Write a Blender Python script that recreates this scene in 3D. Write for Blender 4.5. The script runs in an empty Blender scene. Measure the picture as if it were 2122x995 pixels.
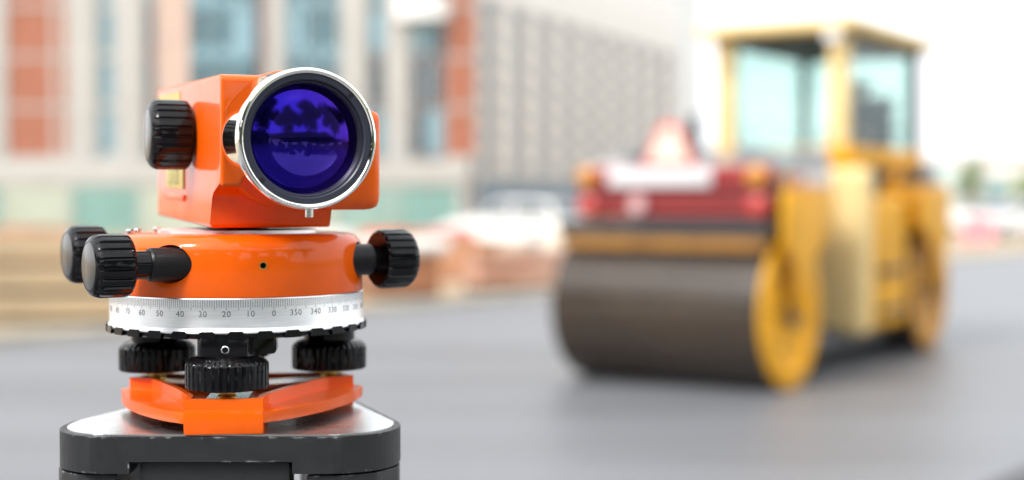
import bpy, bmesh, math, random
from mathutils import Matrix, Vector
R = math.radians
random.seed(7)
sc = bpy.context.scene
COL = sc.collection

# ------------------------------------------------------------------ camera
HC = 1.45                                   # eye height of the camera
cam_d = bpy.data.cameras.new('camera'); cam = bpy.data.objects.new('camera', cam_d); COL.objects.link(cam)
cam.location = (0, 0, HC); cam.rotation_euler = (R(90 - 1.604), 0, 0)
cam_d.sensor_width = 36; cam_d.lens = 50; cam_d.clip_start = 0.05; cam_d.clip_end = 3000
cam_d.dof.use_dof = True; cam_d.dof.focus_distance = 0.588; cam_d.dof.aperture_fstop = 4.8
sc.camera = cam

# ------------------------------------------------------------------ sky and sun (bright overcast)
SUN_EL, SUN_AZ = 45, -135                   # azimuth of the sun, degrees clockwise from +Y
w = bpy.data.worlds.new('World'); sc.world = w; w.use_nodes = True
nt = w.node_tree; nt.nodes.clear()
sky = nt.nodes.new('ShaderNodeTexSky'); sky.sky_type = 'NISHITA'; sky.sun_disc = False
sky.sun_elevation = R(SUN_EL); sky.sun_rotation = R(SUN_AZ); sky.air_density = 1.0; sky.dust_density = 3.0
hs = nt.nodes.new('ShaderNodeHueSaturation'); hs.inputs['Saturation'].default_value = 0.25
mx = nt.nodes.new('ShaderNodeMix'); mx.data_type = 'RGBA'; mx.inputs[0].default_value = 0.62
mx.inputs[7].default_value = (8.6, 8.8, 9.0, 1)          # the cloud cover
bg = nt.nodes.new('ShaderNodeBackground'); bg.inputs['Strength'].default_value = 0.13
ow = nt.nodes.new('ShaderNodeOutputWorld')
L = nt.links.new
L(sky.outputs[0], hs.inputs['Color']); L(hs.outputs[0], mx.inputs[6]); L(mx.outputs[2], bg.inputs['Color']); L(bg.outputs[0], ow.inputs['Surface'])
sd = bpy.data.lights.new('sun', 'SUN'); sd.energy = 1.5; sd.angle = R(12); sd.color = (1, .97, .93)
sun = bpy.data.objects.new('sun', sd); COL.objects.link(sun)
az = R(SUN_AZ); el = R(SUN_EL)
sdir = Vector((math.sin(az) * math.cos(el), math.cos(az) * math.cos(el), math.sin(el)))
sun.rotation_euler = sdir.to_track_quat('Z', 'Y').to_euler()
sc.view_settings.view_transform = 'Standard'; sc.view_settings.look = 'None'
sc.view_settings.gamma = 1.0; sc.view_settings.exposure = 1.05; sc.view_settings.use_curve_mapping = False
sc.render.engine = 'CYCLES'
sc.cycles.use_denoising = True; sc.cycles.max_bounces = 10; sc.cycles.glossy_bounces = 6; sc.cycles.transparent_max_bounces = 12
sc.cycles.caustics_reflective = False; sc.cycles.caustics_refractive = False

# ------------------------------------------------------------------ materials
MATS = {}
def mat(name, col, rough=.5, metal=0., var=.0, vscale=20., bump=0., bscale=200., coat=0., spec=.5, stretch=None, col2=None, rvar=0.):
    if name in MATS: return MATS[name]
    m = bpy.data.materials.new(name); m.use_nodes = True; MATS[name] = m
    n = m.node_tree; b = n.nodes['Principled BSDF']
    b.inputs['Base Color'].default_value = (*col, 1); b.inputs['Roughness'].default_value = rough
    b.inputs['Metallic'].default_value = metal; b.inputs['Specular IOR Level'].default_value = spec
    if coat: b.inputs['Coat Weight'].default_value = coat; b.inputs['Coat Roughness'].default_value = .04
    if var or bump or rvar:
        tc = n.nodes.new('ShaderNodeTexCoord'); mp = n.nodes.new('ShaderNodeMapping')
        if stretch: mp.inputs['Scale'].default_value = stretch
        n.links.new(tc.outputs['Object'], mp.inputs['Vector'])
    if var or rvar:
        t = n.nodes.new('ShaderNodeTexNoise'); t.inputs['Scale'].default_value = vscale; t.inputs['Detail'].default_value = 6; t.inputs['Roughness'].default_value = .62
        n.links.new(mp.outputs[0], t.inputs['Vector'])
        if var:
            r = n.nodes.new('ShaderNodeValToRGB'); c2 = col2 or tuple(min(1, c * (1 + var)) for c in col)
            c1 = tuple(c * (1 - var) for c in col)
            r.color_ramp.elements[0].position = .3; r.color_ramp.elements[1].position = .7
            r.color_ramp.elements[0].color = (*c1, 1); r.color_ramp.elements[1].color = (*c2, 1)
            n.links.new(t.outputs['Fac'], r.inputs[0]); n.links.new(r.outputs[0], b.inputs['Base Color'])
        if rvar:
            mr = n.nodes.new('ShaderNodeMapRange'); mr.inputs[1].default_value = .3; mr.inputs[2].default_value = .7
            mr.inputs[3].default_value = max(.02, rough - rvar); mr.inputs[4].default_value = rough + rvar
            n.links.new(t.outputs['Fac'], mr.inputs[0]); n.links.new(mr.outputs[0], b.inputs['Roughness'])
    if bump:
        t2 = n.nodes.new('ShaderNodeTexNoise'); t2.inputs['Scale'].default_value = bscale; t2.inputs['Detail'].default_value = 4
        bp = n.nodes.new('ShaderNodeBump'); bp.inputs['Strength'].default_value = bump; bp.inputs['Distance'].default_value = .5 / bscale
        n.links.new(mp.outputs[0], t2.inputs['Vector']); n.links.new(t2.outputs['Fac'], bp.inputs['Height']); n.links.new(bp.outputs[0], b.inputs['Normal'])
    return m
def glassmat(name, tint, gloss=(1, 1, 1), f0=.06, rough=.02, fr1=.5):
    """thin clear pane or lens: tinted see-through with a fresnel reflection"""
    if name in MATS: return MATS[name]
    m = bpy.data.materials.new(name); m.use_nodes = True; MATS[name] = m
    n = m.node_tree; n.nodes.clear()
    o = n.nodes.new('ShaderNodeOutputMaterial'); tr = n.nodes.new('ShaderNodeBsdfTransparent'); gl = n.nodes.new('ShaderNodeBsdfGlossy')
    tr.inputs[0].default_value = (*tint, 1); gl.inputs['Color'].default_value = (*gloss, 1); gl.inputs['Roughness'].default_value = rough
    fr = n.nodes.new('ShaderNodeLayerWeight'); fr.inputs[0].default_value = .25
    mr = n.nodes.new('ShaderNodeMapRange'); mr.inputs[3].default_value = f0; mr.inputs[4].default_value = min(1, f0 + fr1)
    ms = n.nodes.new('ShaderNodeMixShader')
    n.links.new(fr.outputs['Facing'], mr.inputs[0]); n.links.new(mr.outputs[0], ms.inputs[0])
    n.links.new(tr.outputs[0], ms.inputs[1]); n.links.new(gl.outputs[0], ms.inputs[2]); n.links.new(ms.outputs[0], o.inputs['Surface'])
    return m

ORANGE = mat('orange_enamel', (.89, .118, .0), .5, coat=.6, spec=.1, bump=.03, bscale=700, var=.07, vscale=45, rvar=.08)
ORANGE_SIDE = ORANGE
BLACK = mat('black_gloss_plastic', (.004, .004, .005), .13, spec=.3, rvar=.05, vscale=120)
BLACKM = mat('black_matte_plastic', (.006, .006, .007), .38, spec=.3)
DEEP = mat('black_interior', (.003, .003, .004), .7)
CHROME = mat('chrome', (.93, .91, .86), .055, 1., rvar=.02, vscale=90)
CAPGREY = mat('satin_cap', (.13, .125, .12), .25, .8)
ALU = mat('brushed_aluminium', (.88, .89, .91), .36, 1., var=.10, vscale=60, stretch=(1, 1, 60), rvar=.05)
ALUP = mat('machined_plate', (.88, .89, .9), .3, 1., var=.04, vscale=40, rvar=.06)
STEEL = mat('screw_steel', (.75, .74, .72), .22, 1.)
BRASS = mat('brass', (.72, .46, .13), .3, 1., var=.15, vscale=300)
ANOD = mat('anodised_ring', (.028, .031, .048), .38)
INK = mat('engraved_ink', (.05, .05, .055), .6)
YELLAB = mat('yellow_label', (.58, .48, .14), .5, var=.12, vscale=150)
TRIPOD = mat('tripod_dark_plastic', (.014, .0148, .017), .48, bump=.08, bscale=1200, var=.1, vscale=200, rvar=.08)
def edge_wear(m, rad, col):
    n = m.node_tree; b = n.nodes['Principled BSDF']
    bv = n.nodes.new('ShaderNodeBevel'); bv.inputs['Radius'].default_value = rad; bv.samples = 4
    ge = n.nodes.new('ShaderNodeNewGeometry'); dt = n.nodes.new('ShaderNodeVectorMath'); dt.operation = 'DOT_PRODUCT'
    n.links.new(bv.outputs[0], dt.inputs[0]); n.links.new(ge.outputs['Normal'], dt.inputs[1])
    mr = n.nodes.new('ShaderNodeMapRange'); mr.inputs[1].default_value = .985; mr.inputs[2].default_value = .90
    n.links.new(dt.outputs['Value'], mr.inputs[0])
    tc = n.nodes.new('ShaderNodeTexCoord'); t = n.nodes.new('ShaderNodeTexNoise'); t.inputs['Scale'].default_value = 260; t.inputs['Detail'].default_value = 5
    n.links.new(tc.outputs['Object'], t.inputs['Vector'])
    r2 = n.nodes.new('ShaderNodeMapRange'); r2.inputs[1].default_value = .56; r2.inputs[2].default_value = .66
    n.links.new(t.outputs['Fac'], r2.inputs[0])
    mu = n.nodes.new('ShaderNodeMath'); mu.operation = 'MULTIPLY'; n.links.new(mr.outputs[0], mu.inputs[0]); n.links.new(r2.outputs[0], mu.inputs[1])
    mx_ = n.nodes.new('ShaderNodeMix'); mx_.data_type = 'RGBA'; n.links.new(mu.outputs[0], mx_.inputs[0])
    src = b.inputs['Base Color'].links[0].from_socket; n.links.new(src, mx_.inputs[6]); mx_.inputs[7].default_value = (*col, 1)
    n.links.new(mx_.outputs[2], b.inputs['Base Color'])
edge_wear(TRIPOD, .0016, (.3, .3, .3))
SCUFF = mat('scuffed_edge', (.35, .34, .33), .6)

# ------------------------------------------------------------------ builder
def mtx(loc=(0, 0, 0), z=(0, 0, 1), x=None):
    z = Vector(z).normalized()
    if x is None: x = Vector((1, 0, 0)) if abs(z.x) < .9 else Vector((0, 1, 0))
    x = Vector(x); y = z.cross(x).normalized(); x = y.cross(z)
    m = Matrix((x, y, z)).transposed().to_4x4(); m.translation = Vector(loc); return m
class MB:
    def __init__(s, scale=1.): s.bm = bmesh.new(); s.k = scale
    def _fin(s, vs, M, bevel, seg, fs=None):
        if bevel:
            es = {e for v in vs for e in v.link_edges}
            r = bmesh.ops.bevel(s.bm, geom=list(es), offset=bevel, segments=seg, profile=.6, affect='EDGES', clamp_overlap=True)
            vs = {v for f in r['faces'] for v in f.verts} | {v for v in vs if v.is_valid}
            seen = set(vs); stack = list(vs)
            while stack:
                v = stack.pop()
                for e in v.link_edges:
                    o = e.other_vert(v)
                    if o not in seen: seen.add(o); stack.append(o)
            vs = seen
        if M is not None: bmesh.ops.transform(s.bm, matrix=M, verts=list(vs))
        return s
    def box(s, lo, hi, M=None, bevel=0, seg=2):
        vs = [s.bm.verts.new((x, y, z)) for z in (lo[2], hi[2]) for y in (lo[1], hi[1]) for x in (lo[0], hi[0])]
        for f in ((0, 2, 3, 1), (4, 5, 7, 6), (0, 1, 5, 4), (2, 6, 7, 3), (0, 4, 6, 2), (1, 3, 7, 5)): s.bm.faces.new([vs[i] for i in f])
        return s._fin(vs, M, bevel, seg)
    def prism(s, poly, z0, z1, M=None, bevel=0, seg=2):
        a = sum(poly[i][0] * poly[(i + 1) % len(poly)][1] - poly[(i + 1) % len(poly)][0] * poly[i][1] for i in range(len(poly)))
        if a < 0: poly = poly[::-1]
        b = [s.bm.verts.new((x, y, z0)) for x, y in poly]; t = [s.bm.verts.new((x, y, z1)) for x, y in poly]; n = len(poly)
        s.bm.faces.new(b[::-1]); s.bm.faces.new(t)
        for i in range(n): s.bm.faces.new((b[i], b[(i + 1) % n], t[(i + 1) % n], t[i]))
        return s._fin(b + t, M, bevel, seg)
    def rings(s, rings, M=None, cap0=True, cap1=True):
        prev = None; allv = []; first = None
        for ring in rings:
            vs = [s.bm.verts.new(p) for p in ring]; allv += vs
            if prev:
                n = len(vs)
                for i in range(n): s.bm.faces.new((prev[i], prev[(i + 1) % n], vs[(i + 1) % n], vs[i]))
            else: first = vs
            prev = vs
        if cap0: s.bm.faces.new(first[::-1])
        if cap1: s.bm.faces.new(prev)
        return s._fin(allv, M, 0, 0)
    def lathe(s, prof, n=48, M=None, cap0=True, cap1=True):
        return s.rings([[(r * math.cos(2 * math.pi * i / n), r * math.sin(2 * math.pi * i / n), z) for i in range(n)] for r, z in prof], M, cap0, cap1)
    def knob(s, prof, nf, M=None, pat=(0, 0, 0, 0, 1, 1)):
        """prof: (radius, z, flute depth)"""
        n = nf * len(pat)
        return s.rings([[((r - d * pat[i % len(pat)]) * math.cos(2 * math.pi * i / n), (r - d * pat[i % len(pat)]) * math.sin(2 * math.pi * i / n), z) for i in range(n)] for r, z, d in prof], M)
    def tube(s, pts, r, n=10):
        pts = [Vector(p) for p in pts]; rs = []
        rr = r if isinstance(r, (list, tuple)) else [r] * len(pts)
        for i, p in enumerate(pts):
            d = (pts[min(i + 1, len(pts) - 1)] - pts[max(i - 1, 0)]).normalized(); m = mtx(p, d)
            rs.append([m @ Vector((rr[i] * math.cos(2 * math.pi * k / n), rr[i] * math.sin(2 * math.pi * k / n), 0)) for k in range(n)])
        return s.rings(rs)
    def quad(s, pts):
        s.bm.faces.new([s.bm.verts.new(p) for p in pts]); return s
    def build(s, name, m, parent=None, smooth=35, loc=None, normals=True):
        bm = s.bm
        if normals: bmesh.ops.recalc_face_normals(bm, faces=bm.faces[:])
        if s.k != 1: bmesh.ops.scale(bm, vec=(s.k,) * 3, verts=bm.verts[:])
        me = bpy.data.meshes.new(name); bm.to_mesh(me); bm.free()
        return link(name, me, m, parent, smooth, loc)
def link(name, me, m, parent=None, smooth=35, loc=None):
    for x in (m if isinstance(m, list) else [m]): me.materials.append(x)
    if smooth:
        for p in me.polygons: p.use_smooth = True
        me.set_sharp_from_angle(angle=R(smooth))
    o = bpy.data.objects.new(name, me); COL.objects.link(o)
    if parent: o.parent = parent
    if loc: o.location = loc
    return o
def tag(o, label=None, cat=None, group=None, kind=None):
    if label: o['label'] = label
    if cat: o['category'] = cat
    if group: o['group'] = group
    if kind: o['kind'] = kind
    return o
def empty(name, loc, rz=0, label=None, cat=None, group=None):
    o = bpy.data.objects.new(name, None); COL.objects.link(o); o.location = loc; o.rotation_euler = (0, 0, rz)
    o.empty_display_size = .05
    return tag(o, label, cat, group)
def kids(o): return [c for c in bpy.data.objects if c.parent == o]
def copy_tree(o, parent=None):
    c = o.copy(); COL.objects.link(c); c.parent = parent
    for ch in kids(o): copy_tree(ch, c)
    return c
def boolean(o, cutter):
    """cut 'cutter' out of o, for good"""
    md = o.modifiers.new('cut', 'BOOLEAN'); md.object = cutter; md.operation = 'DIFFERENCE'; md.solver = 'EXACT'
    bpy.context.view_layer.update()
    ev = o.evaluated_get(bpy.context.evaluated_depsgraph_get()); me = bpy.data.meshes.new_from_object(ev)
    o.modifiers.clear(); o.data = me
    cm = cutter.data; bpy.data.objects.remove(cutter); bpy.data.meshes.remove(cm)
    for p in me.polygons: p.use_smooth = True
    me.set_sharp_from_angle(angle=R(30))
def textmesh(s, size):
    c = bpy.data.curves.new('txt', 'FONT'); c.body = s; c.size = size; c.align_x = 'CENTER'; c.align_y = 'CENTER'; c.space_character = 1.15
    o = bpy.data.objects.new('txt', c); COL.objects.link(o); bpy.context.view_layer.update()
    me = bpy.data.meshes.new_from_object(o.evaluated_get(bpy.context.evaluated_depsgraph_get()))
    bpy.data.objects.remove(o); bpy.data.curves.remove(c); return me

# ------------------------------------------------------------------ ground, road, kerb
sand = mat('sandy_ground', (.36, .29, .2), .9, var=.35, vscale=.6, bump=.5, bscale=6)
asph = mat('fresh_asphalt', (.145, .149, .16), .45, var=.32, vscale=.8, bump=.55, bscale=60, rvar=.08, spec=.6)
dkstrip = mat('dark_strip', (.02, .021, .024), .5, bump=.5, bscale=50, var=.2, vscale=3)
conc = mat('pale_concrete', (.5, .46, .38), .85, var=.18, vscale=2.5, bump=.3, bscale=30)
def sheet(name, pts, m, z, kind='structure'):
    o = MB().quad([(x, y, z) for x, y in pts]).build(name, m, smooth=0); o['kind'] = kind; return o
ground = sheet('ground', [(-900, -700), (900, -700), (900, 1500), (-900, 1500)], sand, -.006)
D = Vector((.627, .779)).normalized(); N = Vector((-D.y, D.x))           # road direction and the normal towards the building site
E0 = Vector((-5.13, 14.26))
def rp(a, b): p = E0 + D * a + N * b; return (p.x, p.y)
_n = asph.node_tree
for _m in [x for x in _n.nodes if x.type == 'MAPPING']:
    _m.inputs['Rotation'].default_value = (0, 0, -math.atan2(D.y, D.x)); _m.inputs['Scale'].default_value = (.07, 1, 1)
road = sheet('road', [rp(-120, -26), rp(420, -26), rp(420, 0), rp(-120, 0)], asph, 0)
strip = sheet('dark_road_strip', [rp(-60, -11.7), rp(60, -11.7), rp(60, -10.3), rp(-60, -10.3)], dkstrip, .004)  # darker strip laid over the asphalt at the near right
strip2 = sheet('pavement_verge', [rp(-120, -60), rp(420, -60), rp(420, -26.2), rp(-120, -26.2)], mat('dry_grass', (.17, .2, .09), .9, var=.4, vscale=1.5, bump=.6, bscale=12), .0)
kerb = empty('kerb', (0, 0, 0)); kerb['kind'] = 'structure'
kme = None; ang = math.atan2(D.y, D.x)
for i in range(-7, 60):
    p = rp(i * 1.0 + .5, .09)
    if kme is None:
        k = MB().box((-.492, -.08, -.05), (.492, .08, .10), bevel=.015).build('kerb_stone', conc, kerb); kme = k.data
    else:
        k = bpy.data.objects.new('kerb_stone', kme); COL.objects.link(k); k.parent = kerb
    k.location = (p[0], p[1], 0); k.rotation_euler = (0, 0, ang + random.uniform(-.006, .006))
# earth bank behind the stacked beams
def bank(name, cx, cy, lx, ly, h, m, seed, rz=0):
    rnd = random.Random(seed); b = MB(); nx, ny = 40, 14; V = []
    ph = [rnd.uniform(0, 6.28) for _ in range(6)]
    for j in range(ny + 1):
        for i in range(nx + 1):
            u, v = i / nx * 2 - 1, j / ny * 2 - 1
            e = max(0, 1 - abs(u) ** 4) * max(0, 1 - v * v)
            z = h * e * (.75 + .18 * math.sin(9 * u + ph[0]) + .14 * math.sin(17 * u + 5 * v + ph[1]) + .1 * rnd.uniform(-1, 1)) - .03
            V.append(b.bm.verts.new((u * lx / 2, v * ly / 2, z)))
    for j in range(ny):
        for i in range(nx):
            a = j * (nx + 1) + i; b.bm.faces.new((V[a], V[a + 1], V[a + nx + 2], V[a + nx + 1]))
    o = b.build(name, m, smooth=60); o.location = (cx, cy, 0); o.rotation_euler = (0, 0, rz); o['kind'] = 'structure'; return o
earth = mat('red_brown_earth', (.29, .125, .055), .95, var=.35, vscale=1.2, bump=.6, bscale=8)
bank('earth_bank', -8.5, 27, 22, 4.5, .95, earth, 3, .05)
bank('earth_bank', 3.5, 31, 10, 4.0, .55, earth, 5, .2)
bank('sand_bank', -3.2, 20.2, 7, 1.6, .34, mat('sand_heap', (.42, .27, .14), .95, var=.3, vscale=2, bump=.5, bscale=10), 8, .9)

# ------------------------------------------------------------------ brick and glass building on the left
pil = mat('cream_render', (.42, .405, .375), .8, var=.08, vscale=.8, bump=.1, bscale=20)
brick = mat('orange_brick_wall', (.32, .105, .05), .85, var=.2, vscale=1.3, bump=.3, bscale=14)
pinkb = mat('pale_pink_wall', (.5, .36, .29), .85, var=.12, vscale=1.2)
teal = mat('teal_window_glass', (.012, .085, .11), .15, var=.4, vscale=.18, spec=.45)
paleg = mat('pale_blue_glass', (.14, .27, .32), .15, var=.3, vscale=.18, spec=.5)
darkg = mat('dark_window_glass', (.03, .05, .06), .14, spec=.7, var=.3, vscale=.2)
dbrown = mat('dark_brown_panel', (.11, .06, .05), .7, var=.2, vscale=1)
whitef = mat('white_window_frame', (.75, .75, .73), .5)
YA = 110.
def PX(px, Y=YA): return (px - 1061) / 2950 * Y
bA = empty('brick_building', (PX(400), YA, 0), 0, 'orange brick and teal glass building with cream pilasters behind the levelling instrument', 'building')
ox = PX(400)
bays = [(-330, -150, 'brick'), (-150, -90, 'pil'), (-90, -20, 'glass'), (-20, 18, 'pil'), (18, 142, 'brick'), (142, 205, 'pil'), (205, 240, 'pale'), (240, 302, 'pil'),
        (302, 326, 'dark'), (326, 395, 'pink'), (395, 530, 'glass'), (530, 556, 'brown'), (556, 592, 'pil'), (592, 705, 'glass'), (705, 762, 'pil'), (762, 800, 'dark'),
        (800, 850, 'pil'), (850, 922, 'glass2'), (922, 985, 'brick')]
Z0, FH, NFL = 4.55, 3.9, 6
ZT = Z0 + FH * NFL
MB().box((PX(-330) - ox + .1, .6, 0), (PX(985) - ox - .1, 16, ZT - .1)).build('core_wall', mat('grey_core', (.3, .29, .28), .8), bA, 0)
for a, b, t in bays:
    x0, x1 = PX(a) - ox, PX(b) - ox
    if t == 'pil': MB().box((x0, -.35, Z0 + .02), (x1, .59, ZT + .6), bevel=.05).build('pilaster', pil, bA)
    elif t in ('pink', 'brown'): MB().box((x0 + .01, -.05, Z0 + .02), (x1 - .01, .59, ZT)).build('wall_panel', pinkb if t == 'pink' else dbrown, bA, 0)
    else:
        for f in range(NFL):
            z0, z1 = Z0 + f * FH, Z0 + (f + 1) * FH
            if t == 'brick':
                MB().box((x0 + .01, -.12, z0 + .28), (x1 - .01, .58, z1)).build('brick_panel', brick, bA, 0)
                MB().box((x0 + .005, -.2, z0 + .01), (x1 - .005, .59, z0 + .275), bevel=.03).build('stone_band', pil, bA)
                if b - a > 100: MB().box((PX(a + (b - a) * .76) - ox, -.17, z0 + .29), (PX(a + (b - a) * .76) - ox + .35, -.125, z1 - .01)).build('stone_strip', pil, bA, 0)
            else:
                g = {'glass': teal, 'pale': paleg, 'dark': darkg, 'glass2': (darkg if f < 1.5 else teal)}[t]
                sp = .75 if t in ('glass',) else .35
                MB().box((x0 + .01, -.02, z0 + .01), (x1 - .01, .5, z0 + sp)).build('spandrel', paleg if t == 'glass' else pil if t == 'pale' else dbrown, bA, 0)
                n = max(1, round((x1 - x0) / 1.6)); wd = (x1 - x0) / n
                for k in range(n):
                    wn = MB().box((x0 + k * wd + .02, .12, z0 + sp + .01), (x0 + (k + 1) * wd - .02, .2, z1)).build('window', whitef, bA, 0)
                    MB().box((x0 + k * wd + .1, .07, z0 + sp + .09), (x0 + (k + 1) * wd - .1, .115, z1 - .08)).build('pane', g if random.random() > .18 else paleg, wn, 0)
MB().box((PX(-330) - ox, -2.2, 2.5), (PX(972) - ox, .55, 4.5), bevel=.12).build('canopy', pil, bA)
for px in (-250, -100, 50, 205, 360, 515, 670, 825, 960):
    MB().lathe([(.28, 0), (.28, 2.49)], 20, Matrix.Translation((PX(px) - ox, -1.7, 0))).build('canopy_column', pil, bA)
for i, px in enumerate(range(-320, 970, 86)):
    wn = MB().box((PX(px) - ox + .05, .3, .1), (PX(px + 80) - ox, .58, 2.4)).build('shop_window', whitef, bA, 0)
    MB().box((PX(px) - ox + .2, .24, .25), (PX(px + 80) - ox - .15, .295, 2.3)).build('pane', darkg if i % 3 else teal, wn, 0)
# rounded white balcony high on the corner bay
pts = [(2.1 * math.cos(R(180 + 180 * i / 16)), 1.5 * math.sin(R(180 + 180 * i / 16))) for i in range(17)]
MB().prism(pts, 15.3, 17.0, Matrix.Translation((PX(876) - ox, -.36, 0))).build('balcony', mat('white_render', (.8, .79, .77), .7), bA)
MB().box((PX(-330) - ox - .3, -.6, ZT + .61), (PX(985) - ox + .3, 16.2, ZT + 1.4), bevel=.08).build('roof_parapet', pil, bA)

# ------------------------------------------------------------------ long beige office block, receding to the right
B0 = Vector((-4.4, 170)); bd = Vector((.426, .905)).normalized(); bang = math.atan2(bd.y, bd.x)
bB = empty('office_block', (B0.x, B0.y, 0), bang, 'long beige office block with a grid of windows receding towards the road roller', 'building')
beige = mat('beige_concrete', (.64, .61, .56), .85, var=.06, vscale=.3)
span = mat('grey_brown_spandrel', (.5, .46, .40), .8, var=.15, vscale=.4)
bwin = mat('slate_window_glass', (.08, .12, .16), .15, spec=.7, var=.3, vscale=.25)
bblue = mat('slate_blue_cladding', (.13, .19, .24), .4, var=.2, vscale=.5)
CW, NCOL, FB, NFB = 8.2, 9, 3.05, 7
LB = CW * NCOL
MB().box((.1, .9, 0), (LB - .1, 18, 34.6)).build('core_wall', mat('grey_core'[:], (.3, .29, .28)), bB, 0)
for c in range(NCOL + 1):
    MB().box((c * CW - 1.75, -.15, 4.2), (c * CW + 1.75, .895, 25.6), bevel=.06).build('pilaster', beige, bB)
win_me = None
for c in range(NCOL):
    for f in range(NFB):
        x0, x1, z0 = c * CW + 1.76, (c + 1) * CW - 1.76, 4.2 + f * FB
        MB().box((x0, .05, z0), (x1, .89, z0 + 1.0)).build('spandrel', span, bB, 0)
        if win_me is None:
            wn = MB().box((0, .5, 1.01), (x1 - x0, .9, FB - .01)).build('window', whitef, bB, 0); win_me = wn.data
            wn.location = (x0, 0, z0)
            pn = MB().box((.12, .45, 1.14), (x1 - x0 - .12, .49, FB - .14)).build('pane', bwin, wn, 0); pan_me = pn.data
        else:
            wn = bpy.data.objects.new('window', win_me); COL.objects.link(wn); wn.parent = bB; wn.location = (x0, 0, z0)
            pn = bpy.data.objects.new('pane', pan_me); COL.objects.link(pn); pn.parent = wn
MB().box((-1.75, -.3, 25.62), (LB + 1.75, .895, 34.9), bevel=.1).build('attic_band', mat('attic_glare_white', (.74, .73, .7), .7, var=.04, vscale=.3), bB)  # top floors whitened to hold the fade into the bright sky
for c in range(NCOL * 2):
    MB().box((c * CW / 2 + .25, .3, 0.3), ((c + 1) * CW / 2 - .25, .9, 4.0)).build('ground_floor_panel', bblue, bB, 0)
MB().box((-1.75, .45, 0), (LB + 1.75, .895, .29)).build('plinth', span, bB, 0)

# pale tower further off
tw = empty('pale_tower', (19.5, 262, 0), R(66), 'tall pale tower fading into the white sky left of the roller cab', 'building')
pale = mat('pale_tower_wall', (.78, .78, .77), .7)  # near-white colour holds the glare and haze that wash out the distance
MB().box((0, 0, 0), (54, 20, 60)).build('wall', pale, tw, 0)
for i in range(14):
    MB().box((1.2 + i * 3.6, -.12, 3), (2.4 + i * 3.6, -.01, 57)).build('window_strip', mat('pale_strip_glass', (.55, .6, .62), .3), tw, 0)
MB().box((-.4, -.4, 60.01), (54.4, 20.4, 61), bevel=.1).build('roof', pale, tw)

# ------------------------------------------------------------------ site fence of green panels
def fence(name, p0, p1, n, h, label, mats, postm):
    p0, p1 = Vector(p0), Vector(p1); d = p1 - p0; o = empty(name, (p0.x, p0.y, 0), math.atan2(d.y, d.x), label, 'fence'); wd = d.length / n
    for i in range(n):
        b = MB(); x0 = i * wd + .06; nn = 12; x1 = (i + 1) * wd - .06
        pts = []
        for k in range(nn * 2 + 1): pts.append((x0 + (x1 - x0) * k / (nn * 2), -.02 + (.03 if k % 2 else 0)))
        pts += [(x1, .035), (x0, .035)]
        b.prism(pts, .12, h).build('panel', mats[(i * 7 + i // 3) % len(mats)], o, 0)
    for i in range(n + 1): MB().box((i * wd - .045, -.05, 0), (i * wd + .045, .05, h + .06), bevel=.01).build('post', postm, o)
    return o
fg = [mat('pale_green_sheet', (.27, .40, .35), .6, var=.12, vscale=1), mat('sea_green_sheet', (.20, .36, .32), .6, var=.12, vscale=1), mat('cream_green_sheet', (.46, .5, .4), .6, var=.1, vscale=1)]
fence('site_fence', (-24, 52), (-2.2, 58), 9, 1.95, 'pale green sheet fence in front of the brick building', fg, pil)

# ------------------------------------------------------------------ stacked beams by the road, left
beam_me = None; bn = 0
wood = [mat('weathered_beam', (.42, .32, .20), .85, var=.25, vscale=3, bump=.3, bscale=25, stretch=(.2, 1, 1)), mat('grey_beam', (.34, .28, .2), .85, var=.25, vscale=3, bump=.3, bscale=25, stretch=(.2, 1, 1))]
rowname = ['bottom', 'middle', 'top']; colname = ['front', 'second', 'rear']
for r in range(3):
    for c in range(3):
        if beam_me is None:
            b0 = MB().box((-2.6, -.17, 0), (2.6, .17, .27), bevel=.02).build('concrete_beam', wood[0]); beam_me = b0.data; b = b0
        else:
            b = bpy.data.objects.new('concrete_beam', beam_me); COL.objects.link(b)
        b.location = (-5.6 + random.uniform(-.2, .2) + c * .05, 16.9 + c * .42, .06 + r * .335); b.rotation_euler = (0, 0, .12 + random.uniform(-.015, .015))
        tag(b, 'sand coloured concrete beam in the roadside stack, %s course, %s row' % (rowname[r], colname[c]), 'beam', 'stacked concrete beams left of the road')
for r in range(3):
    for k in (-1.8, 1.8):
        c_ = math.cos(.12); s_ = math.sin(.12)
        q = MB().box((-.05, -.75, 0), (.05, .75, .06)).build('timber_bearer', mat('dark_timber', (.12, .08, .05), .9, var=.3, vscale=8))
        q.location = (-5.55 + k * c_ - .42 * s_, 17.32 + k * s_, .335 * r); q.rotation_euler = (0, 0, .12)
        tag(q, 'dark timber bearer under the %s course of beams, %s end' % (rowname[r], 'left' if k < 0 else 'right'), 'timber', 'timber bearers in the beam stack')

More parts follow.
